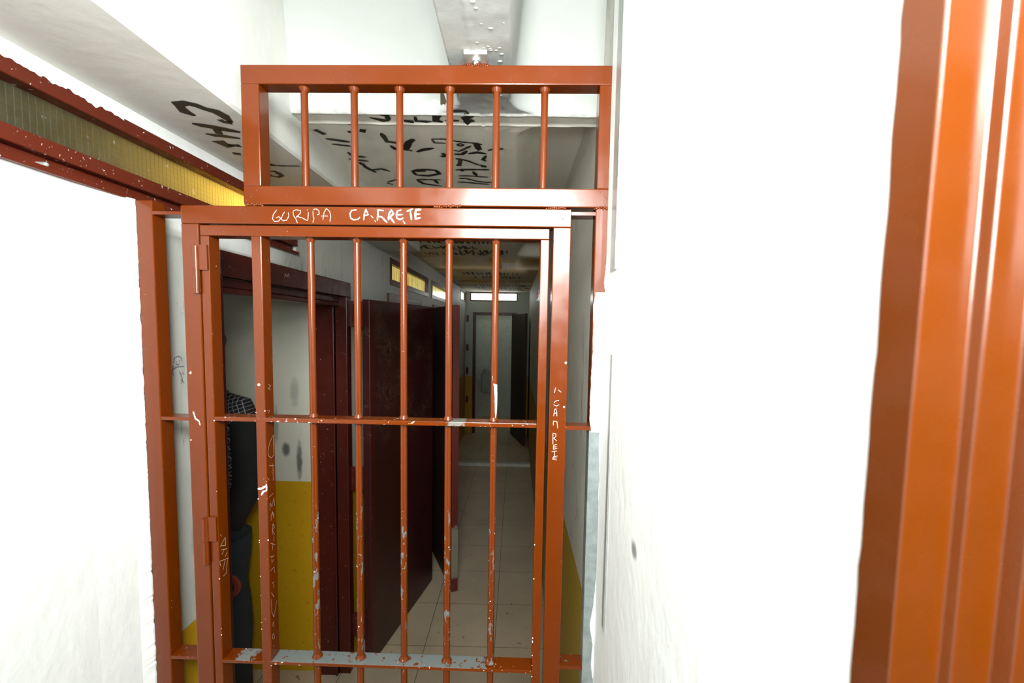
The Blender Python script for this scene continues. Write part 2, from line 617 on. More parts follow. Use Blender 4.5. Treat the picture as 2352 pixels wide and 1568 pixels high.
# outlines of the handwriting and paint edges, in metres on the surfaces that carry them
DATA = {
 'frame_top': [[0.0011,[[-0.5518,2.1278],[-0.5596,2.1173],[-0.5614,2.1084],[-0.5574,2.1028],[-0.5474,2.1037],[-0.5431,2.1094],[-0.5472,2.1134],[-0.5539,2.1101]]],[0.0011,[[-0.534,2.1239],[-0.5396,2.1151]]],[0.0011,[[-0.5397,2.1142],[-0.5415,2.1078],[-0.5374,2.1046],[-0.5298,2.1058],[-0.5247,2.1144],[-0.5257,2.1224]]],[0.0011,[[-0.515,2.1249],[-0.5139,2.1153],[-0.509,2.1089],[-0.5058,2.1001]]],[0.0011,[[-0.515,2.1258],[-0.5078,2.1286],[-0.4979,2.1267],[-0.4988,2.1211],[-0.5081,2.1122]]],[0.0011,[[-0.5081,2.1146],[-0.494,2.1107],[-0.4833,2.1052]]],[0.0011,[[-0.4808,2.1237],[-0.4821,2.106]]],[0.0011,[[-0.4834,2.1293],[-0.4831,2.128]]],[0.0011,[[-0.4705,2.1254],[-0.4699,2.1142],[-0.4683,2.111],[-0.4709,2.1013]]],[0.0011,[[-0.4705,2.1286],[-0.4638,2.1311],[-0.4573,2.1272],[-0.4566,2.1191],[-0.4615,2.1183]]],[0.0011,[[-0.4485,2.1072],[-0.4457,2.1225],[-0.4406,2.1321],[-0.4333,2.1258],[-0.4309,2.1162],[-0.4328,2.1034]]],[0.0011,[[-0.4525,2.1157],[-0.4367,2.1158]]],[0.0022,[[-0.373,2.1296],[-0.3837,2.1287],[-0.3879,2.1215],[-0.3864,2.1119],[-0.3798,2.1079],[-0.3699,2.1097],[-0.3657,2.1145]]],[0.0022,[[-0.3575,2.1074],[-0.3566,2.1186],[-0.3524,2.1314],[-0.3483,2.1219]]],[0.0022,[[-0.3574,2.117],[-0.3459,2.1203]]],[0.0013,[[-0.3418,2.118],[-0.336,2.1124]]],[0.0013,[[-0.3328,2.1077],[-0.3307,2.1037]]],[0.0028,[[-0.327,2.1069],[-0.3253,2.1269],[-0.3261,2.1301],[-0.3129,2.1287]]],[0.003,[[-0.3253,2.1165],[-0.3171,2.115],[-0.3056,2.1031]]],[0.0032,[[-0.3023,2.108],[-0.3015,2.1208],[-0.2957,2.1304],[-0.2908,2.1225],[-0.299,2.1152],[-0.2892,2.1025]]],[0.0028,[[-0.2735,2.1307],[-0.2825,2.1282],[-0.2845,2.1202],[-0.2839,2.113],[-0.2768,2.1095],[-0.2694,2.1135]]],[0.0028,[[-0.2842,2.1202],[-0.2707,2.1208]]],[0.0018,[[-0.2703,2.1075],[-0.2653,2.1004]]],[0.003,[[-0.262,2.1276],[-0.2481,2.1333]]],[0.004,[[-0.2538,2.1293],[-0.2514,2.1093]]],[0.0045,[[-0.2301,2.1319],[-0.2416,2.131],[-0.2432,2.1214],[-0.2424,2.1118],[-0.2309,2.1144]]],[0.003,[[-0.2424,2.1214],[-0.2317,2.1223]]]],
 'frame_side': [[0.001,[[0.0742,1.7445],[0.0718,1.7323]]],[0.001,[[0.0801,1.7391],[0.0871,1.734]]],[0.001,[[0.0824,1.7156],[0.0753,1.714],[0.0712,1.7095]]],[0.001,[[0.0702,1.7056],[0.0769,1.7022],[0.0834,1.7059]]],[0.001,[[0.0709,1.6791],[0.0737,1.6945],[0.0764,1.6967],[0.0789,1.6793]]],[0.001,[[0.0711,1.6854],[0.0794,1.687]]],[0.001,[[0.0711,1.6581],[0.0711,1.6679],[0.0791,1.6674],[0.0812,1.6513]]],[0.001,[[0.0704,1.6399],[0.0709,1.6188],[0.0714,1.6146]]],[0.001,[[0.0704,1.6399],[0.0774,1.6386],[0.0775,1.633],[0.0725,1.6287],[0.0802,1.6225]]],[0.001,[[0.0811,1.6148],[0.0725,1.6125],[0.0727,1.6033],[0.0813,1.6056]]],[0.001,[[0.0726,1.6082],[0.0799,1.6091]]],[0.001,[[0.0684,1.5978],[0.0808,1.5995]]],[0.001,[[0.0753,1.5984],[0.0756,1.585]]],[0.001,[[0.0825,1.588],[0.0735,1.5863],[0.0718,1.5828],[0.0716,1.5799],[0.0813,1.5787]]],[0.001,[[0.0722,1.5826],[0.0812,1.5834]]]],
 'sq_side': [[0.0009,[[0.029,1.6139],[0.0135,1.6008],[0.0045,1.5801],[0.0084,1.5684],[0.0192,1.561],[0.03,1.5664],[0.0273,1.5908],[0.029,1.6139]]],[0.0009,[[0.0074,1.5459],[0.0267,1.5405]]],[0.0009,[[0.0243,1.5466],[0.0236,1.5048]]],[0.0009,[[-0.0009,1.5208],[0.0078,1.5114]]],[0.0009,[[0.0043,1.4718],[0.0239,1.4744]]],[0.0009,[[0.0066,1.4382],[0.0092,1.4564],[0.0162,1.4439],[0.0245,1.4622],[0.0275,1.4414]]],[0.0009,[[0.0092,1.4123],[0.0193,1.4295],[0.0244,1.4121]]],[0.0009,[[0.0137,1.7367],[0.0227,1.7313],[0.0115,1.7266],[0.0223,1.723]]],[0.0009,[[0.0058,1.6778],[0.0166,1.6748],[0.009,1.6689]]],[0.0009,[[0.0086,1.42],[0.0171,1.4325],[0.0235,1.4148]]],[0.0009,[[0.0147,1.3765],[0.0182,1.4022],[0.0249,1.3909],[0.0152,1.3872],[0.0241,1.372]]],[0.0009,[[0.0217,1.3705],[0.0211,1.357]]],[0.0009,[[0.0061,1.3603],[0.0255,1.3465]]],[0.0009,[[0.0162,1.3539],[0.0146,1.3383]]],[0.0009,[[0.0033,1.3278],[0.022,1.3207]]],[0.0009,[[0.0103,1.3268],[0.0096,1.3107],[0.0193,1.3138]]],[0.0009,[[0.0018,1.2932],[0.0185,1.2949],[0.0203,1.28]]],[0.0009,[[0.0075,1.2598],[0.017,1.2583],[0.014,1.2448]]],[0.0009,[[0.0042,1.2397],[0.0154,1.2216]]],[0.0009,[[0.0036,1.2235],[0.0045,1.1897],[0.0134,1.1726],[0.027,1.206]]],[0.0009,[[0.003,1.1546],[0.0106,1.1633],[0.0123,1.1481]]],[0.0009,[[0.0045,1.134],[0.0117,1.1317],[0.0136,1.119],[0.0064,1.1214],[0.0045,1.134]]],[0.0009,[[0.0096,1.105],[0.0103,1.0989]]]],
 'stile_side': [[0.0012,[[0.0053,1.3788],[0.008,1.3718]]],[0.0012,[[0.0029,1.3494],[0.0223,1.3635],[0.0224,1.3432],[0.006,1.35]]],[0.0012,[[0.0055,1.3402],[0.0262,1.3325]]],[0.0012,[[0.0156,1.3336],[0.008,1.3274]]],[0.0012,[[0.0279,1.3243],[0.019,1.3159]]],[0.0012,[[-0.0028,1.316],[0.0304,1.3069]]],[0.0012,[[-0.0009,1.3136],[0.0036,1.301]]],[0.0012,[[0.0187,1.3088],[0.0103,1.2873]]],[0.0012,[[0.0271,1.3057],[0.0224,1.2746],[0.0106,1.2726]]]],
 'beam': [[0.016,[[-0.745,1.068],[-0.754,1.05],[-0.748,1.027],[-0.744,1.014],[-0.722,1.008],[-0.707,1.018],[-0.698,1.034],[-0.683,1.045],[-0.678,1.066],[-0.681,1.1]]],[0.012,[[-0.682,1.102],[-0.698,1.097],[-0.7,1.085]]],[0.014,[[-0.781,1.108],[-0.768,1.116],[-0.741,1.128],[-0.719,1.141],[-0.693,1.154]]],[0.014,[[-0.742,1.138],[-0.754,1.167]]],[0.013,[[-0.788,1.166],[-0.772,1.175],[-0.745,1.181],[-0.717,1.193]]],[0.02,[[-0.787,1.209],[-0.784,1.229],[-0.777,1.251]]],[0.012,[[-0.777,1.236],[-0.746,1.241]]],[0.012,[[-0.801,1.295],[-0.782,1.301]]],[0.013,[[-0.765,1.388],[-0.736,1.381],[-0.734,1.393]]],[0.006,[[-0.73,1.39],[-0.686,1.391],[-0.658,1.39]]],[0.011,[[-0.789,1.441],[-0.761,1.44],[-0.759,1.481],[-0.779,1.496],[-0.798,1.483],[-0.789,1.441]]],[0.01,[[-0.816,1.422],[-0.765,1.388]]]],
 'ceil': [[0.012,[[-0.616,1.4],[-0.598,1.431]]],[0.012,[[-0.61,1.464],[-0.575,1.477],[-0.541,1.487]]],[0.009,[[-0.609,1.507],[-0.551,1.52]]],[0.012,[[-0.498,1.352],[-0.488,1.361]]],[0.02,[[-0.48,1.398],[-0.464,1.405]]],[0.014,[[-0.521,1.412],[-0.507,1.412]]],[0.011,[[-0.58,1.572],[-0.577,1.605],[-0.532,1.617]]],[0.012,[[-0.602,1.637],[-0.537,1.656]]],[0.013,[[-0.573,1.668],[-0.567,1.721],[-0.547,1.773]]],[0.011,[[-0.519,1.727],[-0.49,1.762]]],[0.01,[[-0.552,1.744],[-0.521,1.735]]],[0.013,[[-0.42,1.415],[-0.421,1.481],[-0.387,1.488],[-0.376,1.539],[-0.358,1.557]]],[0.012,[[-0.419,1.51],[-0.404,1.553]]],[0.02,[[-0.331,1.458],[-0.353,1.484],[-0.379,1.552]]],[0.014,[[-0.344,1.563],[-0.321,1.546],[-0.281,1.529]]],[0.008,[[-0.538,1.892],[-0.488,1.853]]],[0.008,[[-0.541,1.902],[-0.522,1.921]]],[0.012,[[-0.423,1.313],[-0.39,1.33],[-0.371,1.329]]],[0.012,[[-0.389,1.296],[-0.37,1.302],[-0.373,1.329]]],[0.012,[[-0.328,1.333],[-0.303,1.337]]],[0.012,[[-0.33,1.332],[-0.305,1.337]]],[0.01,[[-0.292,1.304],[-0.295,1.331],[-0.267,1.334],[-0.251,1.333]]],[0.016,[[-0.243,1.299],[-0.22,1.302],[-0.234,1.306],[-0.238,1.329],[-0.22,1.336]]],[0.012,[[-0.216,1.27],[-0.198,1.271],[-0.148,1.27],[-0.14,1.282]]],[0.022,[[-0.155,1.286],[-0.136,1.296],[-0.153,1.311],[-0.149,1.334]]],[0.014,[[-0.156,1.338],[-0.13,1.32]]],[0.008,[[-0.212,1.326],[-0.172,1.327]]],[0.006,[[-0.274,1.456],[-0.27,1.484],[-0.235,1.488]]],[0.007,[[-0.276,1.456],[-0.236,1.455],[-0.198,1.472],[-0.137,1.484],[-0.119,1.498]]],[0.006,[[-0.201,1.496],[-0.187,1.488],[-0.178,1.498],[-0.191,1.508],[-0.201,1.496]]],[0.022,[[-0.138,1.489],[-0.132,1.534],[-0.138,1.534]]],[0.009,[[-0.217,1.542],[-0.2,1.552],[-0.155,1.504]]],[0.012,[[-0.221,1.579],[-0.193,1.578],[-0.173,1.546]]],[0.013,[[-0.172,1.572],[-0.14,1.56],[-0.11,1.572]]],[0.012,[[-0.261,1.57],[-0.251,1.586],[-0.266,1.603]]],[0.014,[[-0.22,1.618],[-0.204,1.629],[-0.217,1.684],[-0.228,1.684]]],[0.008,[[-0.209,1.618],[-0.179,1.64],[-0.15,1.675],[-0.118,1.692]]],[0.014,[[-0.113,1.586],[-0.126,1.626],[-0.116,1.638]]],[0.011,[[-0.138,1.693],[-0.118,1.696]]],[0.01,[[-0.104,1.538],[-0.051,1.526]]],[0.011,[[-0.237,1.733],[-0.2,1.728],[-0.109,1.724]]],[0.012,[[-0.22,1.742],[-0.206,1.738]]],[0.012,[[-0.172,1.747],[-0.162,1.795]]],[0.01,[[-0.234,1.798],[-0.184,1.799],[-0.119,1.814]]],[0.01,[[-0.236,1.83],[-0.211,1.829],[-0.166,1.865],[-0.108,1.878]]],[0.01,[[-0.248,1.872],[-0.193,1.885],[-0.119,1.902]]],[0.013,[[-0.401,1.749],[-0.347,1.734],[-0.312,1.742],[-0.304,1.78],[-0.352,1.806],[-0.398,1.798],[-0.403,1.756],[-0.35,1.751]]],[0.011,[[-0.41,1.853],[-0.311,1.848]]],[0.012,[[-0.408,1.857],[-0.391,1.902],[-0.321,1.936]]],[0.014,[[-0.337,1.853],[-0.33,1.9]]]],
 'plaster': [[0.1919,2.143],[0.1917,2.0667],[0.1844,2.0572],[0.1809,2.0487],[0.1782,2.0158],[0.1756,1.9779],[0.1794,1.9494],[0.1826,1.938],[0.1751,1.9321],[0.1653,1.9396],[0.161,1.9548],[0.1571,1.9567],[0.1532,1.9299],[0.1551,1.8336],[0.1523,1.7357],[0.1521,1.6764],[0.156,1.6446],[0.1743,1.652],[0.1773,1.5567],[0.1785,1.4549],[0.1856,1.419],[0.1881,1.3413],[0.1784,1.2992],[0.1732,1.2357],[0.1668,1.1823],[0.1741,1.1397],[0.1727,1.0858],[0.179,1.0447]],
 'tbars': [-0.495,-0.3837,-0.2826,-0.1715,-0.0687,0.0365],
 'bracket': [[-0.138,0.9967,2.452],[-0.0883,0.9957,2.452],[-0.1134,1.0164,2.452]],
 'wall_doodle': [[[1.1376,1.7714],[1.1424,1.7835],[1.1521,1.7882],[1.164,1.7849],[1.1683,1.7726]],[[1.1491,1.7752],[1.1503,1.7722]],[[1.1568,1.7774],[1.1581,1.7745]],[[1.1469,1.7696],[1.1523,1.7648],[1.1593,1.7693]],[[1.1329,1.7541],[1.1483,1.7609],[1.175,1.7599]],[[1.1669,1.7453],[1.1739,1.7373]],[[1.161,1.7278],[1.1727,1.7153]],[[1.1368,1.7662],[1.1336,1.7487],[1.1386,1.7375]],[[1.1573,1.7499],[1.1669,1.7271],[1.1604,1.7151]]],
 'lintel': [[[1.6755,2.043],[1.6802,2.0598],[1.6919,2.0489],[1.7056,2.0627],[1.7083,2.0465]]],
}

# ================================================================== SETTING
ZC = 2.46          # underside of the ceiling ribs
XL = -0.872        # corridor face of the left wall
DY = -0.0169       # the gate stands one degree off square
GD = 1.008

struct(mesh_obj('floor', boxes([(-3.0, 1.2, -2.6, 9.6, -0.1, 0.0)]), M['floor']))

# left wall, freshly painted on this side of the gate, stained beyond it
win1 = (-0.55, 1.80, 2.150, 2.320)
wall_x('wall_left', -1.03, XL, -2.5, 1.030, 0, 3.0, [(-0.55, 1.1, 2.150, 2.320)], M['wall_fresh'])
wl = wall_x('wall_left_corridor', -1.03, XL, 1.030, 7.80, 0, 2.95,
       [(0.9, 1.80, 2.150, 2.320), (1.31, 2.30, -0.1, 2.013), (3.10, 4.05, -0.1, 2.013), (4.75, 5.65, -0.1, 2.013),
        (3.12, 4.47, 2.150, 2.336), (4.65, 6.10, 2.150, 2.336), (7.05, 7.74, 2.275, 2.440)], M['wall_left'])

bm = bmesh.new()
bm.from_mesh(wl.data)
for pts in DATA['wall_doodle']:
    ribbon(bm, pts, 0.0022, lambda p, t: Vector((XL + t + 0.0004, p.x, p.y)), 1)
bm.to_mesh(wl.data)
bm.free()
wl.data.materials.append(M['pencil'])

wl = bpy.data.objects['wall_left']
bm = bmesh.new()
bm.from_mesh(wl.data)
prev = None
z = 0.0
while z < 2.149:
    j = 0.0022 * noise.noise((z * 40, 3, 1)) + 0.0015 * noise.noise((z * 150, 5, 1))
    row = (bm.verts.new((-0.8722, 0.90, z)), bm.verts.new((-0.8640, 0.995, z)), bm.verts.new((-0.8545 + j, 1.0190, z)), bm.verts.new((-0.8545 + j, 1.0235, z)))
    if prev:
        for q in range(3):
            bm.faces.new((prev[q], prev[q + 1], row[q + 1], row[q]))
    prev = row
    z += 0.006
# wall paint slopped over the top edge of the window frame
prev = None
y = -0.5
while y < 1.02:
    lo = 2.3165 - 0.010 * max(0, noise.noise((y * 26, 7, 0))) - 0.006 * noise.noise((y * 90, 2, 0))
    row = (bm.verts.new((-0.8715, y, 2.3235)), bm.verts.new((-0.8652, y, 2.3205)), bm.verts.new((-0.8648, y, lo)))
    if prev:
        for q in range(2):
            bm.faces.new((prev[q], row[q], row[q + 1], prev[q + 1]))
    prev = row
    y += 0.004
bm.to_mesh(wl.data)
bm.free()

# right wall on this side of the gate, with steel edge strips and the plaster dragged over the gate post
bm = bmesh.new()
box(bm, 0.195, 0.35, 0.243, 1.0035, 0, 3.0)
for (ya, yb, za, zb) in ((0.893, 0.948, 1.995, 3.0), (0.888, 0.917, 1.250, 1.826)):
    box(bm, 0.1928, 0.196, ya, yb, za, zb, 1)
    box(bm, 0.1915, 0.196, ya + 0.004, ya + 0.007, za, zb, 1)
PL = DATA['plaster']
pl2 = []
for a, b in zip(PL[:-1], PL[1:]):
    n = max(1, int(math.hypot(b[0] - a[0], b[1] - a[1]) / 0.008))
    for i in range(n):
        t = i / n
        pl2.append((a[0] + (b[0] - a[0]) * t + random.uniform(-0.0007, 0.0007), a[1] + (b[1] - a[1]) * t))
pl2 += [PL[-1], (PL[-1][0], 0.0)]
ca, sa = math.cos(DY), math.sin(DY)


def gate_pt(lx, ly, z):
    return Vector((ca * lx - sa * (ly + GD), sa * lx + ca * (ly + GD), z))


def plaster_row(p, ly, x=None):
    return bm.verts.new(gate_pt(p[0] if x is None else x, ly, p[1]))


rows = [(plaster_row(p, -0.0005), plaster_row((p[0] + 0.0015, p[1]), -0.004), plaster_row(p, -0.0055, 0.2035)) for p in pl2]
for r0, r1 in zip(rows[:-1], rows[1:]):
    bm.faces.new((r0[0], r0[1], r1[1], r1[0]))
    bm.faces.new((r0[1], r0[2], r1[2], r1[1]))
bmesh.ops.recalc_face_normals(bm, faces=bm.faces)
struct(mesh_obj('wall_right', bm, [M['wall_fresh'], M['steel']]))
struct(mesh_obj('wall_rear', boxes([(0.195, 0.35, -2.5, -0.75, 0, 3.0), (0.195, 0.35, -0.75, 0.243, 2.42, 3.0), (0.95, 1.0, -1.2, 1.2, 0, 3.0), (-1.03, 0.35, -2.6, -2.5, 0, 3.0), (0.35, 1.0, -1.25, -1.2, 0, 3.0), (0.35, 1.0, 1.15, 1.2, 0, 3.0)]), M['wall_rear']))
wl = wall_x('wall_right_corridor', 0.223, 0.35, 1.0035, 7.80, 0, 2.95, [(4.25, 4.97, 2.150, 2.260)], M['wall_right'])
bm = bmesh.new()
bm.from_mesh(wl.data)
rw = random.Random(5)
for _ in range(34):
    y, z = rw.uniform(1.08, 2.2), rw.uniform(1.15, 1.85)
    ln, sl = rw.uniform(0.02, 0.11), rw.uniform(-0.25, 0.15)
    ribbon(bm, [(y, z), (y + sl * ln * 0.5, z - ln * 0.5), (y + sl * ln + rw.uniform(-0.01, 0.01), z - ln)], rw.uniform(0.0012, 0.004), lambda p, t: Vector((0.223 - t - 0.0004, p.x, p.y)), 1)
bm.to_mesh(wl.data)
bm.free()
wl.data.materials.append(M['ink_faded'])

# end wall with doorway and high window; the small room behind it
def wall_y(name, y0, y1, x0, x1, z0, z1, holes, mat):
    o = wall_x(name, y0, y1, x0, x1, z0, z1, holes, mat)
    for v in o.data.vertices:
        v.co = (v.co.y, v.co.x, v.co.z)
    o.data.flip_normals()
    return o


wall_y('wall_end', 7.80, 7.92, -1.03, 0.35, 0, 2.95, [(-0.745, 0.02, -0.1, 2.11), (-0.80, 0.02, 2.300, 2.452)], M['wall_end'])
struct(mesh_obj('wall_end_room', boxes([(-1.3, 0.6, 9.30, 9.4, 0, 2.95), (-1.4, -1.3, 7.92, 9.4, 0, 2.95), (0.6, 0.7, 7.92, 9.4, 0, 2.95)]), mat_plain('end_room_tiles', (0.36, 0.40, 0.34), 0.4)))
# cells behind the left wall
struct(mesh_obj('wall_cell', boxes([(-2.8, -1.031, 2.302, 2.42, 0, 2.459)]), M['wall_cell']))
struct(mesh_obj('wall_cells_rear', boxes([(-2.9, -2.8, -1.2, 7.92, 0, 2.459), (-2.8, -1.031, 1.05, 1.18, 0, 2.459), (-2.8, -1.031, 4.32, 4.44, 0, 2.459), (-2.8, -1.031, 6.2, 6.32, 0, 2.459)]), M['wall_cell']))
# unseen box added to keep the pane lamp's light out of the cell
struct(mesh_obj('pane_lamp_box', boxes([(-1.34, -1.30, -0.6, 1.9, 2.10, 2.40), (-1.30, -1.031, -0.6, 1.9, 2.10, 2.13), (-1.30, -1.031, -0.6, 1.9, 2.36, 2.40),
                                          (-1.30, -1.031, -0.62, -0.58, 2.10, 2.40), (-1.30, -1.031, 1.86, 1.9, 2.10, 2.40)]), M['lamp_box']))


# ---- ceiling: cast slab with round-cornered coffers
def rbox(x, y, x0, x1, y0, y1, r, draft):
    cx, cy, hx, hy = (x0 + x1) / 2, (y0 + y1) / 2, (x1 - x0) / 2 - r, (y1 - y0) / 2 - r
    dx, dy = abs(x - cx) - hx, abs(y - cy) - hy
    d = math.hypot(max(dx, 0), max(dy, 0)) + min(max(dx, dy), 0) - r
    t = min(max(-d / draft, 0), 1)
    return 1 - (1 - t) ** 2.2 if t < 1 else 1.0


COF = [(-0.92, -0.160, -1.0, 1.285, 0.09, 0.07, 0.46), (-0.024, 0.75, -1.0, 1.285, 0.09, 0.07, 0.46),
       (-0.015, 0.60, 1.352, 3.82, 0.11, 0.10, 0.09),
       (-0.80, -0.150, 3.93, 4.72, 0.09, 0.16, 0.30), (-0.02, 0.40, 3.93, 4.72, 0.09, 0.16, 0.30),
       (-0.80, -0.150, 5.80, 6.35, 0.09, 0.16, 0.20), (-0.02, 0.40, 5.80, 6.35, 0.09, 0.16, 0.20)]


def ceil_z(x, y):
    h = 0.0
    for (x0, x1, y0, y1, r, dr, dep) in COF:
        if x0 < x < x1 and y0 < y < y1:
            t = rbox(x, y, x0, x1, y0, y1, r, dr)
            h = max(h, dep * (t ** 1.6))
    z = ZC + h
    # formwork seams: thin ragged drips of paint
    if h < 0.01:
        for s in (1.288, 1.349, 3.90, 4.74, 5.76):
            z -= 0.0055 * math.exp(-((y - s - 0.0022 * noise.noise((x * 30, s, 0))) / 0.0035) ** 2)
        z -= 0.004 * math.exp(-((x + 0.103 + 0.002 * noise.noise((y * 30, 2, 0))) / 0.0035) ** 2) * (0.5 + 0.5 * math.sin(y * 90) ** 2)
    z += 0.0014 * noise.noise((x * 14, y * 14, 3))
    if x > -0.10 and h < 0.02 and y < 2.4:
        z += 0.0013 * noise.noise((x * 40, y * 40, 9))
    return z


def frange(a, b, s):
    n = max(1, int(round((b - a) / s)))
    return [a + (b - a) * i / n for i in range(n)]


xs = frange(-0.90, -0.63, 0.03) + frange(-0.63, -0.16, 0.012) + frange(-0.16, 0.08, 0.005) + frange(0.08, 0.36, 0.012) + [0.36]
ys = frange(-2.5, 0.55, 0.04) + frange(0.55, 1.15, 0.012) + frange(1.15, 1.40, 0.0025) + frange(1.40, 3.88, 0.018) + frange(3.88, 6.4, 0.012) + frange(6.4, 7.84, 0.05) + [7.84]
bm = bmesh.new()
grid = [[bm.verts.new((x, y, ceil_z(x, y))) for y in ys] for x in xs]
for i in range(len(xs) - 1):
    for j in range(len(ys) - 1):
        f = bm.faces.new((grid[i][j], grid[i + 1][j], grid[i + 1][j + 1], grid[i][j + 1]))
        f.normal_flip()
        f.smooth = True
box(bm, -1.4, 0.7, 7.85, 9.4, 2.5, 2.6)
box(bm, -2.9, -0.90, 1.9, 7.92, 2.461, 2.6)
box(bm, -2.9, 1.0, -2.6, 7.92, 2.98, 3.05)
# paint drips and lumps on the near rib
for _ in range(46):
    x, y = random.uniform(-0.10, -0.03), random.uniform(0.55, 1.25)
    r = random.uniform(0.0015, 0.0055)
    blob(bm, (x, y, ceil_z(x, y) + r * 0.1), r, 8, 0, (1.3, 1.0, 0.5))
for _ in range(26):
    y = random.uniform(0.6, 2.2)
    blob(bm, (-0.103 + random.uniform(-0.003, 0.003), y, ZC), random.uniform(0.0015, 0.004), 8, 0, (1, 1, 0.7))


def on_ceiling(p, t):
    return Vector((p.x, p.y, ceil_z(p.x, p.y) - 0.0012 - t))


for i, (wd, pts) in enumerate(DATA['ceil']):
    ribbon(bm, pts, wd * 1.25, on_ceiling, 1 if i % 4 != 3 else 2)
# more scrawls further down the corridor
rs = random.Random(21)


def scrawl(bm, x0, x1, y, h, to3, wd, gap=0.02, dens=1.0):
    x = x0
    while x < x1:
        wch = rs.uniform(0.025, 0.05)
        kind = rs.randrange(6)
        a, b = (x, y), (x + wch, y + h)
        if kind == 0:
            st = [[(a[0], a[1]), (a[0], b[1])], [(a[0], b[1]), (b[0], (a[1] + b[1]) / 2), (a[0], (a[1] + b[1]) / 2)]]
        elif kind == 1:
            st = [[(a[0], a[1]), ((a[0] + b[0]) / 2, b[1]), (b[0], a[1])]]
        elif kind == 2:
            st = [[(b[0], b[1]), (a[0], b[1]), (a[0], a[1]), (b[0], a[1])]]
        elif kind == 3:
            st = [[(a[0], a[1]), (a[0], b[1])], [(b[0], a[1]), (b[0], b[1])], [(a[0], (a[1] + b[1]) / 2), (b[0], (a[1] + b[1]) / 2)]]
        elif kind == 4:
            st = [[(a[0], a[1]), (b[0], a[1]), (b[0], b[1]), (a[0], b[1]), (a[0], a[1])]]
        else:
            st = [[(a[0], a[1]), (a[0], b[1]), (b[0], a[1]), (b[0], b[1])]]
        if rs.random() < dens:
            for s in st:
                ribbon(bm, s, wd * rs.uniform(0.7, 1.3), to3, rs.choice((1, 2, 2)))
        x += wch + gap


for (xa, xb, y, hh) in ((-0.62, -0.10, 2.55, 0.16), (-0.60, -0.20, 2.80, 0.12), (-0.75, -0.15, 3.05, 0.20), (-0.78, -0.30, 3.35, 0.14), (-0.45, -0.05, 3.52, 0.18), (-0.75, -0.12, 3.66, 0.12),
                        (-0.60, 0.10, 4.95, 0.25), (-0.50, 0.05, 5.35, 0.2), (-0.6, 0.1, 6.50, 0.22), (-0.62, 0.18, 6.85, 0.25), (-0.5, 0.1, 7.25, 0.2)):
    scrawl(bm, xa, xb, y, hh, on_ceiling, 0.013, 0.012, 0.85)
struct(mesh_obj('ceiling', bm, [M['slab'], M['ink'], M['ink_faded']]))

# ---- beam along the left wall, with the writing on its underside
bm = bmesh.new()
bys = frange(-2.5, 2.95, 0.035) + [2.95]
ring = []
for y in bys:
    e = 0.0012 * noise.noise((y * 22, 0, 5))
    ring.append([bm.verts.new(p) for p in ((-0.872, y, 2.3495), (-0.75, y, 2.3495), (-0.636 + e, y, 2.3495), (-0.6295 + e, y, 2.356 + e), (-0.630, y, 2.47), (-0.630, y, 2.95), (-0.872, y, 2.95))])
for a, b in zip(ring[:-1], ring[1:]):
    for i in range(6):
        bm.faces.new((a[i], b[i], b[i + 1], a[i + 1]))
bm.faces.new(ring[-1])
bm.faces.new(ring[0][::-1])
bmesh.ops.recalc_face_normals(bm, faces=bm.faces)
for wd, pts in DATA['beam']:
    ribbon(bm, pts, wd * 1.45, lambda p, t: Vector((p.x, p.y, 2.3495 - t - 0.0004)), 1)
k = NT('beam_paint')
_y = k.xyz()[1]
_c = k.mix(k.smooth(k.noise(3, 4), 0.35, 0.7), (0.74, 0.73, 0.70), (0.66, 0.65, 0.61))
_o = k.mix(k.smooth(k.noise(3, 4), 0.35, 0.7), (0.56, 0.55, 0.51), (0.50, 0.48, 0.42))
k.base(k.mix(k.smooth(_y, 1.2, 1.5), _c, _o))
k.rough(0.6)
k.bump(k.noise(26, 4), 0.35, 0.004)
M['beam'] = k.m
struct(mesh_obj('ceiling_beam', bm, [M['beam'], M['ink']]))

struct(mesh_obj('floor_kerb', boxes([(XL, 0.223, 5.93, 6.02, 0.0, 0.04)]), M['kerb']))


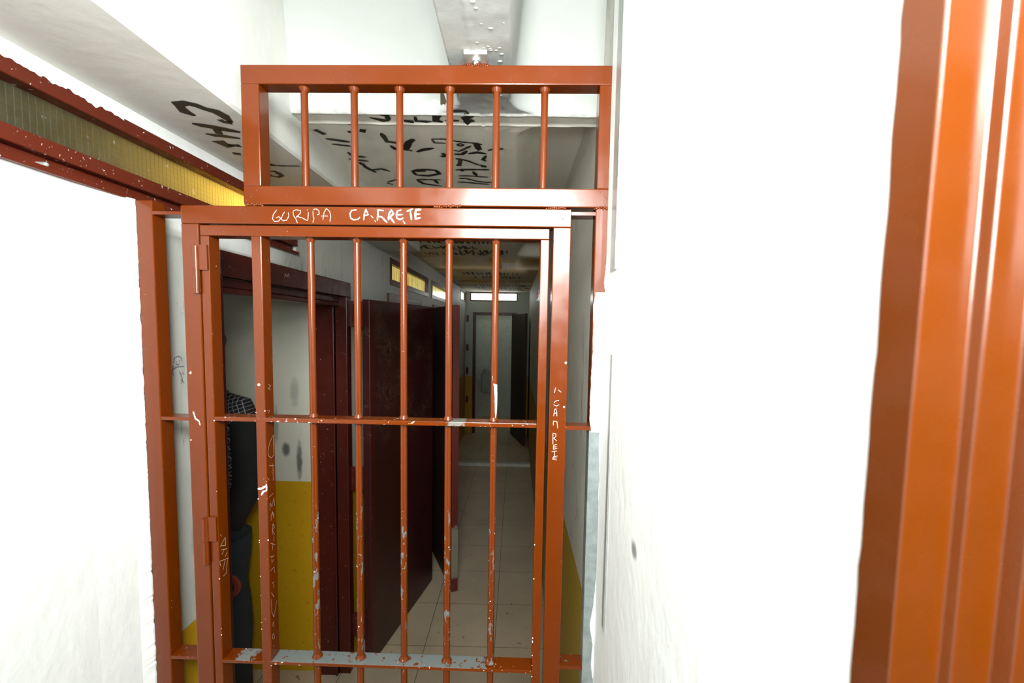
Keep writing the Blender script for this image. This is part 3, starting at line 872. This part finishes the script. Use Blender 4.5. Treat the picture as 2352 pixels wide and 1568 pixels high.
# ================================================================== WINDOWS
def window(name, label, axis, a0, a1, z0, z1, face, back, fr, pane_mat, frame_mat, lip=0.0, bolts=()):
    """high strip window: painted steel frame with a recessed pane. axis 'x': lies in a wall x = face; 'y': in a wall y = face"""
    root = bpy.data.objects.new(name, None)
    C.objects.link(root)
    root['kind'] = 'structure'
    root['label'] = label

    def bb(lst):
        if axis == 'x':
            return boxes([(min(d0, d1), max(d0, d1), p0, p1, q0, q1) for (d0, d1, p0, p1, q0, q1) in lst])
        return boxes([(p0, p1, min(d0, d1), max(d0, d1), q0, q1) for (d0, d1, p0, p1, q0, q1) in lst])
    s = 1 if back > face else -1
    f0 = face - s * 0.006
    f1 = face + s * 0.045
    g0, g1 = face + s * 0.026, face + s * 0.031
    mesh_obj('window_frame', bb([(f0, f1, a0 + 0.0005, a1 - 0.0005, z1 - fr, z1 - 0.0005), (f0, f1, a0 + 0.0005, a1 - 0.0005, z0 + 0.0005 + lip, z0 + fr + lip), (f0, f1, a0 + 0.0005, a0 + fr, z0 + fr + lip, z1 - fr),
                                (f0, f1, a1 - fr, a1 - 0.0005, z0 + fr + lip, z1 - fr)] + ([(face + s * 0.012, f1, a0 + 0.0005, a1 - 0.0005, z0 + 0.0005, z0 + lip)] if lip else [])), frame_mat, root)
    bevel(root.children[0], 0.0015, 1)
    mesh_obj('pane', bb([(g0, g1, a0 + fr - 0.003, a1 - fr + 0.003, z0 + fr + lip - 0.003, z1 - fr + 0.003)]), pane_mat, root)
    if lip:
        b = bmesh.new()
        box(b, face - 0.020, face + 0.012, a0 + 0.001, a1 - 0.001, z0 - 0.004, z0 + 0.006)
        mesh_obj('sill', b, frame_mat, root)
    for (yy, zz) in bolts:
        b = bmesh.new()
        cyl(b, (face - 0.012, yy, zz), (face + 0.004, yy, zz), 0.0052, 0.0046, 12)
        blob(b, (face + 0.004, yy, zz), 0.0045, 10)
        mesh_obj('bolt', b, M['steel'], root)
    return root


window('window_1', 'long wired glass window strip high on the near left wall', 'x', win1[0], win1[1], win1[2], win1[3], XL, -2, 0.030, M['wired'], M['red_window'], lip=0.028, bolts=((0.845, 2.161),))
window('window_2', 'yellow lit high window strip above the second cell doorway', 'x', 3.12, 4.47, 2.150, 2.336, XL, -2, 0.040, M['glow_yellow'], M['red_dim'])
window('window_3', 'yellow and white lit high window strip further along the left wall', 'x', 4.65, 6.10, 2.150, 2.336, XL, -2, 0.040, M['glow_yellow'], M['red_dim'])
window('window_4', 'small daylit high window at the far end of the left wall', 'x', 7.05, 7.74, 2.275, 2.440, XL, -2, 0.024, M['glow_green'], M['red_dim'])
window('window_5', 'bright daylit window strip above the door at the corridor end', 'y', -0.80, 0.02, 2.300, 2.452, 7.80, 9, 0.022, M['glow_day'], M['red_dim'])
window('window_6', 'lit window strip high on the right corridor wall', 'x', 4.25, 4.97, 2.150, 2.260, 0.223, 2, 0.018, M['glow_day'], M['red_dim'])


# ================================================================== DOORS (setting)
def empty(name, label, loc=(0, 0, 0)):
    o = bpy.data.objects.new(name, None)
    C.objects.link(o)
    o.location = loc
    o['kind'] = 'structure'
    o['label'] = label
    return o


def leaf(parent, hinge, free, z0, z1, th, mat, edge_mat):
    """door leaf as a slab from hinge to free end in plan, with a folded edge, peephole flap and latch plate"""
    hx, hy = hinge
    fx, fy = free
    L = math.hypot(fx - hx, fy - hy)
    a = math.atan2(fy - hy, fx - hx)
    bm = bmesh.new()
    box(bm, 0, L, -th, 0, z0, z1)
    o = mesh_obj('door_leaf', bm, mat, parent)
    o.location = (hx, hy, 0)
    o.rotation_euler = (0, 0, a)
    bevel(o, 0.003, 2)
    return o, L


# door 1: first cell, doorway near the gate, leaf swung into the corridor
d1 = empty('door_1', 'dark red cell door standing open beside the first doorway')
bm = boxes([(-0.895, -0.858, 1.315, 2.345, 2.013, 2.087), (-1.028, -0.895, 1.315, 2.299, 1.985, 2.0125), (-0.935, -0.895, 1.315, 2.299, 1.965, 1.985),
            (-0.918, -0.858, 2.286, 2.345, 0.001, 2.013), (-1.0295, -0.918, 2.272, 2.2995, 0.001, 1.985), (-0.930, -0.918, 2.266, 2.299, 0.001, 1.985),
            (-0.918, -0.858, 1.30, 1.325, 0.001, 2.013)])
bevbm(bm, 0.003)
for pts in DATA['lintel']:
    ribbon(bm, pts, 0.004, lambda p, t: Vector((-0.858 + t + 0.0004, p.x, p.y)), 1)
mesh_obj('door_frame', bm, [M['red_dim'], M['scratch_dull']], d1)
lf, L1 = leaf(d1, (-0.800, 2.345), (-0.625, 3.190), 0.015, 2.005, 0.042, M['door_leaf'], M['red_dim'])
mesh_obj('edge_strip', boxes([(0.001, 0.045, -0.046, -0.0421, 0.02, 2.0)]), M['red_dim'], lf)
bm = bmesh.new()
cyl(bm, (0.40, -0.047, 1.50), (0.40, -0.0421, 1.50), 0.05, 0.05, 24)
for v in bm.verts:
    v.co.z = 1.50 + (v.co.z - 1.50) * 2.0
    v.co.x = 0.40 + (v.co.x - 0.40) * 0.8
mesh_obj('peephole', bm, mat_plain('peephole_dark', (0.008, 0.014, 0.012), 0.3), lf)
for z in (1.93, 1.06, 0.25):
    bm = bmesh.new()
    box(bm, -0.872, -0.79, 2.330, 2.336, z - 0.065, z + 0.065)
    cyl(bm, (-0.820, 2.330, z - 0.065), (-0.820, 2.330, z + 0.065), 0.009)
    mesh_obj('hinge', bm, M['red_dim'], d1)

# door 2: second cell, leaf swung towards the gate
d2 = empty('door_2', 'dark cell door opened towards the gate, worn near its foot')
bm = boxes([(-0.895, -0.856, 3.05, 4.10, 2.013, 2.090), (-0.92, -0.856, 4.02, 4.10, 0.001, 2.013), (-0.92, -0.856, 3.05, 3.12, 0.001, 2.013)])
bevel(mesh_obj('door_frame', bm, M['red_dim'], d2), 0.003, 2)
lf, L2 = leaf(d2, (-0.800, 4.03), (-0.383, 3.045), 0.015, 2.015, 0.042, M['door_leaf_dim'], M['red_dim'])
k = NT('worn_door_edge')
_x, _y, _z = k.xyz()
_f = k.math('MULTIPLY', k.smooth(k.math('ADD', _z, k.math('MULTIPLY', k.noise(30, 3), 0.12)), 0.52, 0.56, 1, 0), k.smooth(_z, 0.10, 0.13))
k.base(k.mix(_f, (0.115, 0.014, 0.010), (0.22, 0.20, 0.15)))
k.rough(0.5)
mesh_obj('edge_strip', boxes([(L2 - 0.003, L2 + 0.003, -0.044, 0.002, 0.017, 2.012)]), k.m, lf)

# door 3: far cell doorway, only its frame shows
d3 = empty('door_3', 'dark red frame of the third cell doorway')
bm = boxes([(-0.895, -0.856, 4.70, 5.70, 2.013, 2.09), (-0.92, -0.850, 5.60, 5.70, 0.001, 2.013), (-0.92, -0.856, 4.70, 4.77, 0.001, 2.013)])
bevel(mesh_obj('door_frame', bm, M['red_dim'], d3), 0.003, 2)

# door 4: the doorway in the end wall, leaf folded back towards the right wall
d4 = empty('door_4', 'dark door at the corridor end, folded back to the right wall')
bm = boxes([(-0.745, -0.695, 7.785, 7.86, 0.001, 2.11), (-0.045, 0.02, 7.785, 7.86, 0.001, 2.11), (-0.695, -0.045, 7.785, 7.86, 2.06, 2.11)])
bevel(mesh_obj('door_frame', bm, M['red_dim'], d4), 0.004, 2)
leaf(d4, (-0.035, 7.76), (0.175, 6.95), 0.015, 2.08, 0.04, M['door_leaf_dim'], M['red_dim'])
for z in (2.0, 1.50, 1.10, 0.6):
    mesh_obj('latch_keeper', boxes([(-0.855, -0.815, 7.770, 7.7995, z - 0.055, z + 0.055)]), M['red_dim'], d4)

# door 5: the frame right beside the camera
d5 = empty('door_5', 'orange red steel door frame close by on the right')
prof = [(0.1955, 0.2425), (0.1915, 0.2420), (0.1915, 0.2165), (0.2145, 0.2165), (0.2155, 0.2095), (0.2320, 0.2090), (0.2330, 0.1990), (0.2600, 0.1985), (0.2600, 0.2425)]
bm = bmesh.new()
zs = frange(0.0, 2.41, 0.012) + [2.41]
rows = []
for z in zs:
    row = []
    for i, (x, y) in enumerate(prof):
        yy = y + (0.0016 * noise.noise((z * 28, 1.0, 0)) + 0.0013 * max(0, noise.noise((z * 90, 4.0, 0))) if i in (0, 1) else 0)
        row.append(bm.verts.new((x, yy, z)))
    rows.append(row)
np_ = len(prof)
for a, b in zip(rows[:-1], rows[1:]):
    for i in range(np_):
        j = (i + 1) % np_
        bm.faces.new((a[i], a[j], b[j], b[i]))
bmesh.ops.recalc_face_normals(bm, faces=bm.faces)
fr = mesh_obj('door_frame', bm, M['red_door'], d5)
bevel(fr, 0.0012, 3)


# ================================================================== BARRED GATE
gate = thing('barred_gate', 'rust red steel barred gate with a barred panel above, closing the corridor', 'gate', (-sa * GD, ca * GD, 0), DY)


def on_front(p, t, ly=0.0):
    return Vector((p[0], ly - t - 0.0003, p[1]))


def gobj(name, bm, mat, parent=gate, bv=0.0022):
    o = mesh_obj(name, bm, mat, parent)
    if bv:
        bevel(o, bv, 2)
    return o


# --- panel above the gate
bm = boxes([(-0.626, 0.192, 0, 0.04, 2.396, 2.436), (-0.626, 0.192, 0, 0.04, 2.140, 2.180), (-0.626, -0.586, 0, 0.04, 2.1795, 2.3965), (0.153, 0.192, 0, 0.04, 2.1795, 2.3965)])
gobj('upper_panel', bm, M['red'])
panel = gate.children[0]
for x in DATA['tbars']:
    bm = bmesh.new()
    cyl(bm, (x, 0.02, 2.179), (x, 0.02, 2.397), 0.0078, seg=20)
    cyl(bm, (x, 0.02, 2.388), (x, 0.02, 2.3965), 0.0085, 0.0125, 20)
    cyl(bm, (x, 0.02, 2.1795), (x, 0.02, 2.184), 0.0105, 0.0085, 20)
    mesh_obj('bar', bm, M['red'], panel)

# --- fixed frame round the gate leaf, with scratched names
bm = boxes([(-0.770, 0.100, 0, 0.04, 2.097, 2.1365), (-0.770, -0.7305, 0, 0.04, 0.0, 2.097), (0.0605, 0.100, 0, 0.04, 0.0, 2.097)])
bevbm(bm)
for wd, pts in DATA['frame_top']:
    ribbon(bm, pts, wd, on_front, 1)
for wd, pts in DATA['frame_side']:
    ribbon(bm, pts, wd, on_front, 1)
for (x, z, r) in ((0.0940, 1.7009, 0.0022), (0.0955, 1.8003, 0.0026), (-0.7648, 1.605, 0.0016), (-0.7599, 1.7611, 0.0025)):
    cyl(bm, (x, -0.0008, z), (x, 0, z), r, r * 0.8, 10, 1)
ribbon(bm, [(-0.757, 1.672), (-0.752, 1.655), (-0.744, 1.65), (-0.742, 1.64)], 0.003, on_front, 1)
# weld beads
for x0, x1, z, n in ((-0.62, -0.585, 2.139, 9), (-0.20, -0.145, 2.139, 12), (0.045, 0.085, 2.138, 10), (0.150, 0.190, 2.139, 12), (-0.140, -0.088, 2.436, 12)):
    for i in range(n):
        blob(bm, (x0 + (x1 - x0) * i / (n - 1), 0.0 + random.uniform(-0.001, 0.002), z + random.uniform(-0.002, 0.002)), random.uniform(0.0022, 0.0036), 8)
for (xa, za, xb, zb) in ((-0.624, 2.144, -0.590, 2.176), (0.190, 2.144, 0.158, 2.176), (0.098, 2.13, 0.064, 2.10)):
    for i in range(11):
        t = i / 10
        blob(bm, (xa + (xb - xa) * t, 0.0006, za + (zb - za) * t), random.uniform(0.0012, 0.0022), 8, 0, (1, 0.5, 1))
frame = mesh_obj('gate_frame', bm, [M['red'], M['scratch']], gate)
frame['label'] = 'fixed frame with white scratched letters'

# --- side posts
gobj('side_post', boxes([(-0.8715, -0.834, 0.0, 0.038, 0.0, 2.147)]), M['red'])
gobj('side_post', boxes([(0.152, 0.1935, 0.0, 0.040, 0.0, 2.139)]), M['red_post'])
for (xa, xb, z, h) in ((-0.8345, -0.7695, 2.119, 0.007), (0.0995, 0.1525, 2.127, 0.007), (-0.8345, -0.7695, 1.654, 0.008), (0.0995, 0.1525, 1.653, 0.009),
                       (-0.8345, -0.7695, 1.071, 0.008), (0.0995, 0.1525, 1.080, 0.008), (-0.8345, -0.7695, 0.50, 0.008), (0.0995, 0.1525, 0.50, 0.008)):
    bm = boxes([(xa, xb, 0.0005, 0.0395, z - h / 2, z + h / 2)])
    for xx in (xa + 0.001, xb - 0.001):
        for i in range(5):
            blob(bm, (xx, 0.004 + i * 0.006, z), random.uniform(0.003, 0.0045), 8)
    mesh_obj('spacer_bar', bm, M['red_bar'] if z < 1.2 else M['red'], gate)

# --- bracket screwed to the ceiling rib
bm = boxes([(-0.138, -0.088, -0.012, 0.045, 2.4515, 2.4575), (-0.138, -0.088, -0.012, -0.007, 2.4575, 2.4655)])
br = mesh_obj('ceiling_bracket', bm, M['steel_bright'], gate)
bevel(br, 0.001, 2)
br['label'] = 'bare steel bracket'
bm = bmesh.new()
cyl(bm, (-0.113, 0.010, 2.4515), (-0.113, 0.010, 2.447), 0.0095, 0.0095, 20)
cyl(bm, (-0.113, 0.010, 2.447), (-0.113, 0.010, 2.4395), 0.0065, 0.0062, 6)
mesh_obj('bolt', bm, M['steel'], br)
gobj('bracket_post', boxes([(-0.135, -0.091, 0.022, 0.040, 2.436, 2.452)]), M['red'])

# --- gate leaf
lx0, lx1 = -0.727, 0.053
bm = boxes([(lx0, lx1, 0.0, 0.04, 2.0705, 2.094), (lx0, -0.7075, 0.0, 0.036, 0.06, 2.0705), (0.0335, lx1, 0.0, 0.036, 0.06, 2.0705), (lx0, lx1, 0.0, 0.036, 0.04, 0.065)])
bevbm(bm, 0.0018)
for wd, pts in DATA['stile_side']:
    ribbon(bm, pts, wd, lambda p, t: Vector((-0.7075 + t + 0.0003, p.x, p.y)), 1)
for _ in range(14):
    z = random.uniform(1.0, 1.72)
    x = random.choice((-0.7085, 0.0345, 0.0345))
    cyl(bm, (x, -0.0005, z), (x, 0, z), random.uniform(0.0006, 0.0016), None, 7, 2)
M['chips'] = mat_plain('chipped_primer', (0.82, 0.80, 0.74), 0.6)
M['primer'] = mat_plain('white_primer', (0.74, 0.72, 0.66), 0.5)
lf = mesh_obj('gate_leaf', bm, [M['red_leaf'], M['scratch_dull'], M['chips']], gate)
lf['label'] = 'hinged barred leaf'
for x in (-0.4865, -0.3805, -0.2745, -0.171, -0.0655):
    bm = bmesh.new()
    cyl(bm, (x, 0.02, 0.06), (x, 0.02, 2.071), 0.0079, seg=20)
    for z, r in ((1.667, 0.0115), (1.078, 0.0125), (2.066, 0.0105)):
        cyl(bm, (x, 0.02, z - 0.005), (x, 0.02, z + 0.003), r if z < 2 else 0.008, 0.0082 if z < 2 else r, 18)
    if abs(x + 0.0655) < 0.001:
        # long flake of paint gone down to white primer
        pts = [(-0.0040, 1.765), (0.0000, 1.745), (0.0020, 1.722), (0.0030, 1.70), (0.0035, 1.68), (0.0048, 1.665)]
        for k_ in range(len(pts) - 1):
            (a, za), (b, zb) = pts[k_], pts[k_ + 1]
            wa, wb = [0.0005, 0.007, 0.0068, 0.0050, 0.0035, 0.0006][k_:k_ + 2]
            q = []
            for (xx, zz, ww) in ((a, za, wa), (b, zb, wb)):
                for s in range(5):
                    ux = min(max(xx + ww * (s / 4), -0.0077), 0.0078)
                    q.append(bm.verts.new((x + ux, 0.02 - math.sqrt(max(0.0081 ** 2 - ux ** 2, 0)), zz + random.uniform(-0.0015, 0.0015))))
            for s in range(4):
                bm.faces.new((q[s], q[s + 1], q[s + 6], q[s + 5])).material_index = 1
    mesh_obj('round_bar', bm, [M['red_bar'], M['primer']], lf)
bm = boxes([(-0.6115, -0.5885, 0.0, 0.036, 0.06, 2.071)])
bevbm(bm, 0.0018)
for wd, pts in DATA['sq_side']:
    ribbon(bm, pts, wd, lambda p, t: Vector((-0.5885 + t + 0.0003, p.x, p.y)), 1)
ribbon(bm, [(-0.611, 1.493), (-0.602, 1.494), (-0.594, 1.499), (-0.590, 1.502)], 0.005, on_front, 2)
ribbon(bm, [(-0.590, 1.506), (-0.590, 1.488)], 0.003, on_front, 2)
ribbon(bm, [(-0.603, 1.478), (-0.598, 1.487), (-0.592, 1.489)], 0.004, on_front, 2)
cyl(bm, (-0.602, -0.0008, 1.737), (-0.602, 0, 1.737), 0.003, 0.003, 12, 2)
for _ in range(12):
    z = random.uniform(1.0, 1.72)
    x = random.choice((-0.6105, -0.5895))
    cyl(bm, (x, -0.0005, z), (x, 0, z), random.uniform(0.0006, 0.0016), None, 7, 2)
o = mesh_obj('square_bar', bm, [M['red_leaf'], M['scratch_dull'], M['chips']], lf)
o['label'] = 'square bar with faint scratched letters'
for z, m, h in ((1.656, 'rail_mid', 0.010), (1.0665, 'rail_low', 0.008), (0.50, 'rail_low', 0.008)):
    bm = boxes([(-0.7075, 0.0335, -0.001, 0.0405, z - h / 2, z + h / 2)])
    o = mesh_obj('cross_rail', bm, M[m], lf)
    bevel(o, 0.0012, 2)
for z0, z1 in ((1.942, 2.046), (1.311, 1.421)):
    bm = bmesh.new()
    xh = -0.7345
    cyl(bm, (xh, -0.005, z0), (xh, -0.005, (z0 + z1) / 2 - 0.0008), 0.0072, seg=18)
    cyl(bm, (xh, -0.005, (z0 + z1) / 2 + 0.0008), (xh, -0.005, z1), 0.0072, seg=18)
    cyl(bm, (xh, -0.005, z0 + 0.002), (xh, -0.005, z1 - 0.002), 0.0060, seg=12)
    box(bm, -0.728, -0.709, -0.006, 0.0, (z0 + z1) / 2, z1 + 0.003)
    mesh_obj('hinge', bm, M['red'], lf)

# ================================================================== ROOM FITTINGS
bm = boxes([(-0.70, -0.47, 9.14, 9.30, 0.50, 0.93)])
bmesh.ops.bevel(bm, geom=bm.edges[:], offset=0.03, segments=3, affect='EDGES')
wb = mesh_obj('wall_box', bm, M['box_paint'])
tag(wb, 'pale box fixed to the wall seen through the far doorway', 'box')
bm = bmesh.new()
cyl(bm, (-0.585, 9.22, 0.93), (-0.585, 9.22, 0.99), 0.085, 0.06, 20)
mesh_obj('lid', bm, M['box_paint'], wb)
lamp('end_room_fill', 'POINT', (-0.3, 8.5, 2.3), 2.6, (0.9, 1.0, 0.84), 0.1)  # added lamp that lifts the dim end room


# ================================================================== PERSON
def skin(name, joints, edges, mat, parent, sub=2, root=0):
    me = bpy.data.meshes.new(name)
    me.from_pydata([j[:3] for j in joints], edges, [])
    o = bpy.data.objects.new(name, me)
    C.objects.link(o)
    o.parent = parent
    me.materials.append(mat)
    m = o.modifiers.new('skin', 'SKIN')
    m.use_smooth_shade = True
    for i, v in enumerate(me.skin_vertices[0].data):
        r = joints[i][3]
        v.radius = r if isinstance(r, tuple) else (r, r)
        v.use_root = (i == root)
    s = o.modifiers.new('sub', 'SUBSURF')
    s.levels = sub
    s.render_levels = sub
    return o


PX, PY = -1.405, 2.00
person = thing('person', 'person in checked shirt, black sleeve and dark jeans, half hidden behind the gate', 'person', (PX, PY, 0), 0)
# joints relative to the feet; x to the right of the photo, y away from the camera
sp = [(0, 0, 1.00, (0.10, 0.07)), (0, -0.005, 1.15, (0.10, 0.07)), (0, -0.01, 1.32, (0.11, 0.08)), (0, 0, 1.46, (0.10, 0.07)), (0, 0.0, 1.57, 0.052), (0, -0.01, 1.63, 0.050),
      (-0.17, 0.0, 1.50, 0.045), (-0.215, 0.01, 1.25, 0.038), (-0.20, -0.06, 1.00, 0.032), (0.16, 0, 1.50, 0.045), (0.195, 0.01, 1.22, 0.038), (0.145, -0.04, 0.99, 0.030),
      (-0.09, 0, 0.90, 0.07), (-0.10, 0, 0.50, 0.05), (-0.11, 0.02, 0.09, 0.038), (-0.12, -0.12, 0.04, 0.032), (0.09, 0, 0.90, 0.07), (0.10, -0.02, 0.50, 0.05), (0.11, 0.02, 0.09, 0.038), (0.12, -0.12, 0.04, 0.032)]
ed = [(0, 1), (1, 2), (2, 3), (3, 4), (4, 5), (3, 6), (6, 7), (7, 8), (3, 9), (9, 10), (10, 11), (0, 12), (12, 13), (13, 14), (14, 15), (0, 16), (16, 17), (17, 18), (18, 19)]
n0 = len(sp)
# head and hands continue the same surface
sp += [(0, -0.005, 1.69, (0.066, 0.080)), (0, 0.0, 1.76, (0.074, 0.092)), (0, 0.0, 1.82, (0.062, 0.078))]
ed += [(5, n0), (n0, n0 + 1), (n0 + 1, n0 + 2)]
for (w0, pm, d) in ((8, (-0.205, -0.09, 0.925), (-0.02, -0.25, -0.95)), (11, (0.095, 0.0, 0.92), (-0.1, 0.05, -0.95))):
    base_i = len(sp)
    sp.append((*pm, (0.030, 0.016)))
    ed.append((w0, base_i))
    dv = Vector(d).normalized()
    sv = dv.cross(Vector((0, 1, 0.2))).normalized()
    for kf, (off, ln) in enumerate(((-0.026, 0.062), (-0.009, 0.074), (0.009, 0.070), (0.026, 0.055))):
        p = Vector(pm) + sv * off + dv * 0.03
        prev = base_i
        for st in range(3):
            sp.append((*(p + Vector((0, -0.008 * st, 0))), 0.0085))
            ed.append((prev, len(sp) - 1))
            prev = len(sp) - 1
            p = p + dv * ln / 2
    p = Vector(pm) + sv * 0.03 - dv * 0.015
    sp.append((*p, 0.010))
    ed.append((base_i, len(sp) - 1))
    p = p + sv * 0.02 + dv * 0.03
    sp.append((*p, 0.0085))
    ed.append((len(sp) - 2, len(sp) - 1))
skin('body', sp, ed, M['skin'], person)
bm = bmesh.new()
blob(bm, (0, -0.096, 1.725), 0.013, 10, 0, (0.8, 1.2, 1.6))
mesh_obj('nose', bm, M['skin'], person)
for s in (-1, 1):
    bm = bmesh.new()
    blob(bm, (0.077 * s, 0.005, 1.73), 0.018, 10, 0, (0.4, 0.8, 1.3))
    mesh_obj('ear', bm, M['skin'], person)
    bm = bmesh.new()
    blob(bm, (0.030 * s, -0.081, 1.755), 0.010, 10, 0, (1.2, 0.6, 0.7))
    mesh_obj('eye', bm, M['hair'], person)
bm = bmesh.new()
blob(bm, (0, 0.014, 1.795), 0.092, 20, 0, (0.92, 1.08, 0.85))
mesh_obj('hair', bm, M['hair'], person)
# clothes
bm = bmesh.new()
loft(bm, [(0, 0, 0.98, 0.150, 0.105), (0, 0, 1.10, 0.150, 0.110), (0, 0, 1.25, 0.165, 0.120), (0, 0, 1.38, 0.185, 0.122), (0, 0, 1.47, 0.190, 0.110), (0, 0, 1.525, 0.155, 0.095), (0, 0, 1.575, 0.088, 0.075), (0, 0, 1.60, 0.066, 0.066)], 28)
loft(bm, [(0.10, 0, 1.515, 0.050, 0.055), (0.155, 0, 1.490, 0.068, 0.070), (0.186, 0, 1.42, 0.066, 0.070), (0.190, 0.005, 1.36, 0.058, 0.062)], 18)
loft(bm, [(-0.10, 0, 1.515, 0.050, 0.055), (-0.165, 0, 1.49, 0.070, 0.072), (-0.205, 0, 1.42, 0.064, 0.068), (-0.215, 0.01, 1.25, 0.055, 0.058), (-0.20, -0.05, 1.03, 0.044, 0.046)], 18)
mesh_obj('checked_shirt', bm, M['check'], person)
bm = bmesh.new()
loft(bm, [(0.184, 0.0, 1.455, 0.066, 0.072), (0.192, 0.0, 1.38, 0.070, 0.074), (0.196, 0.005, 1.25, 0.067, 0.070), (0.192, 0.0, 1.13, 0.064, 0.066), (0.165, -0.03, 1.04, 0.056, 0.056), (0.14, -0.05, 0.965, 0.046, 0.046)], 20)
mesh_obj('jacket_sleeve', bm, M['jacket'], person)
bm = bmesh.new()
loft(bm, [(0.0, 0.0, 1.06, 0.154, 0.118), (0, 0, 0.99, 0.160, 0.122), (0, 0, 0.90, 0.168, 0.125), (0, 0, 0.84, 0.172, 0.118)], 28)
loft(bm, [(0.088, 0, 0.90, 0.098, 0.115), (0.092, 0, 0.78, 0.086, 0.10), (0.092, -0.01, 0.68, 0.080, 0.092), (0.102, -0.02, 0.58, 0.088, 0.094), (0.108, -0.01, 0.45, 0.086, 0.086), (0.102, 0, 0.30, 0.074, 0.076), (0.10, 0.01, 0.06, 0.070, 0.085)], 20)
loft(bm, [(-0.088, 0, 0.90, 0.098, 0.115), (-0.10, 0, 0.70, 0.084, 0.095), (-0.105, -0.01, 0.48, 0.070, 0.08), (-0.11, 0.01, 0.06, 0.068, 0.085)], 20)
mesh_obj('jeans', bm, M['jeans'], person)
for s in (-1, 1):
    bm = bmesh.new()
    blob(bm, (0.105 * s, -0.06, 0.037), 0.05, 16, 0, (0.95, 2.4, 0.72))
    mesh_obj('shoe', bm, M['shoe'], person)
bm = bmesh.new()
N = 28
ringv = []
for i in range(N):
    a = 2 * math.pi * i / N
    n_ = Vector((math.cos(a), 0, math.sin(a)))
    c_ = Vector((0.165 + 0.034 * math.cos(a), -0.108, 0.715 + 0.040 * math.sin(a)))
    ringv.append([bm.verts.new(c_ + n_ * dn + Vector((0, dy, 0))) for dn, dy in ((-0.010, -0.006), (0.010, -0.006), (0.010, 0.012), (-0.010, 0.012))])
for i in range(N):
    a, b = ringv[i], ringv[(i + 1) % N]
    for q in range(4):
        bm.faces.new((a[q], a[(q + 1) % 4], b[(q + 1) % 4], b[q]))
bmesh.ops.recalc_face_normals(bm, faces=bm.faces)
mesh_obj('strap', bm, M['strap'], person)
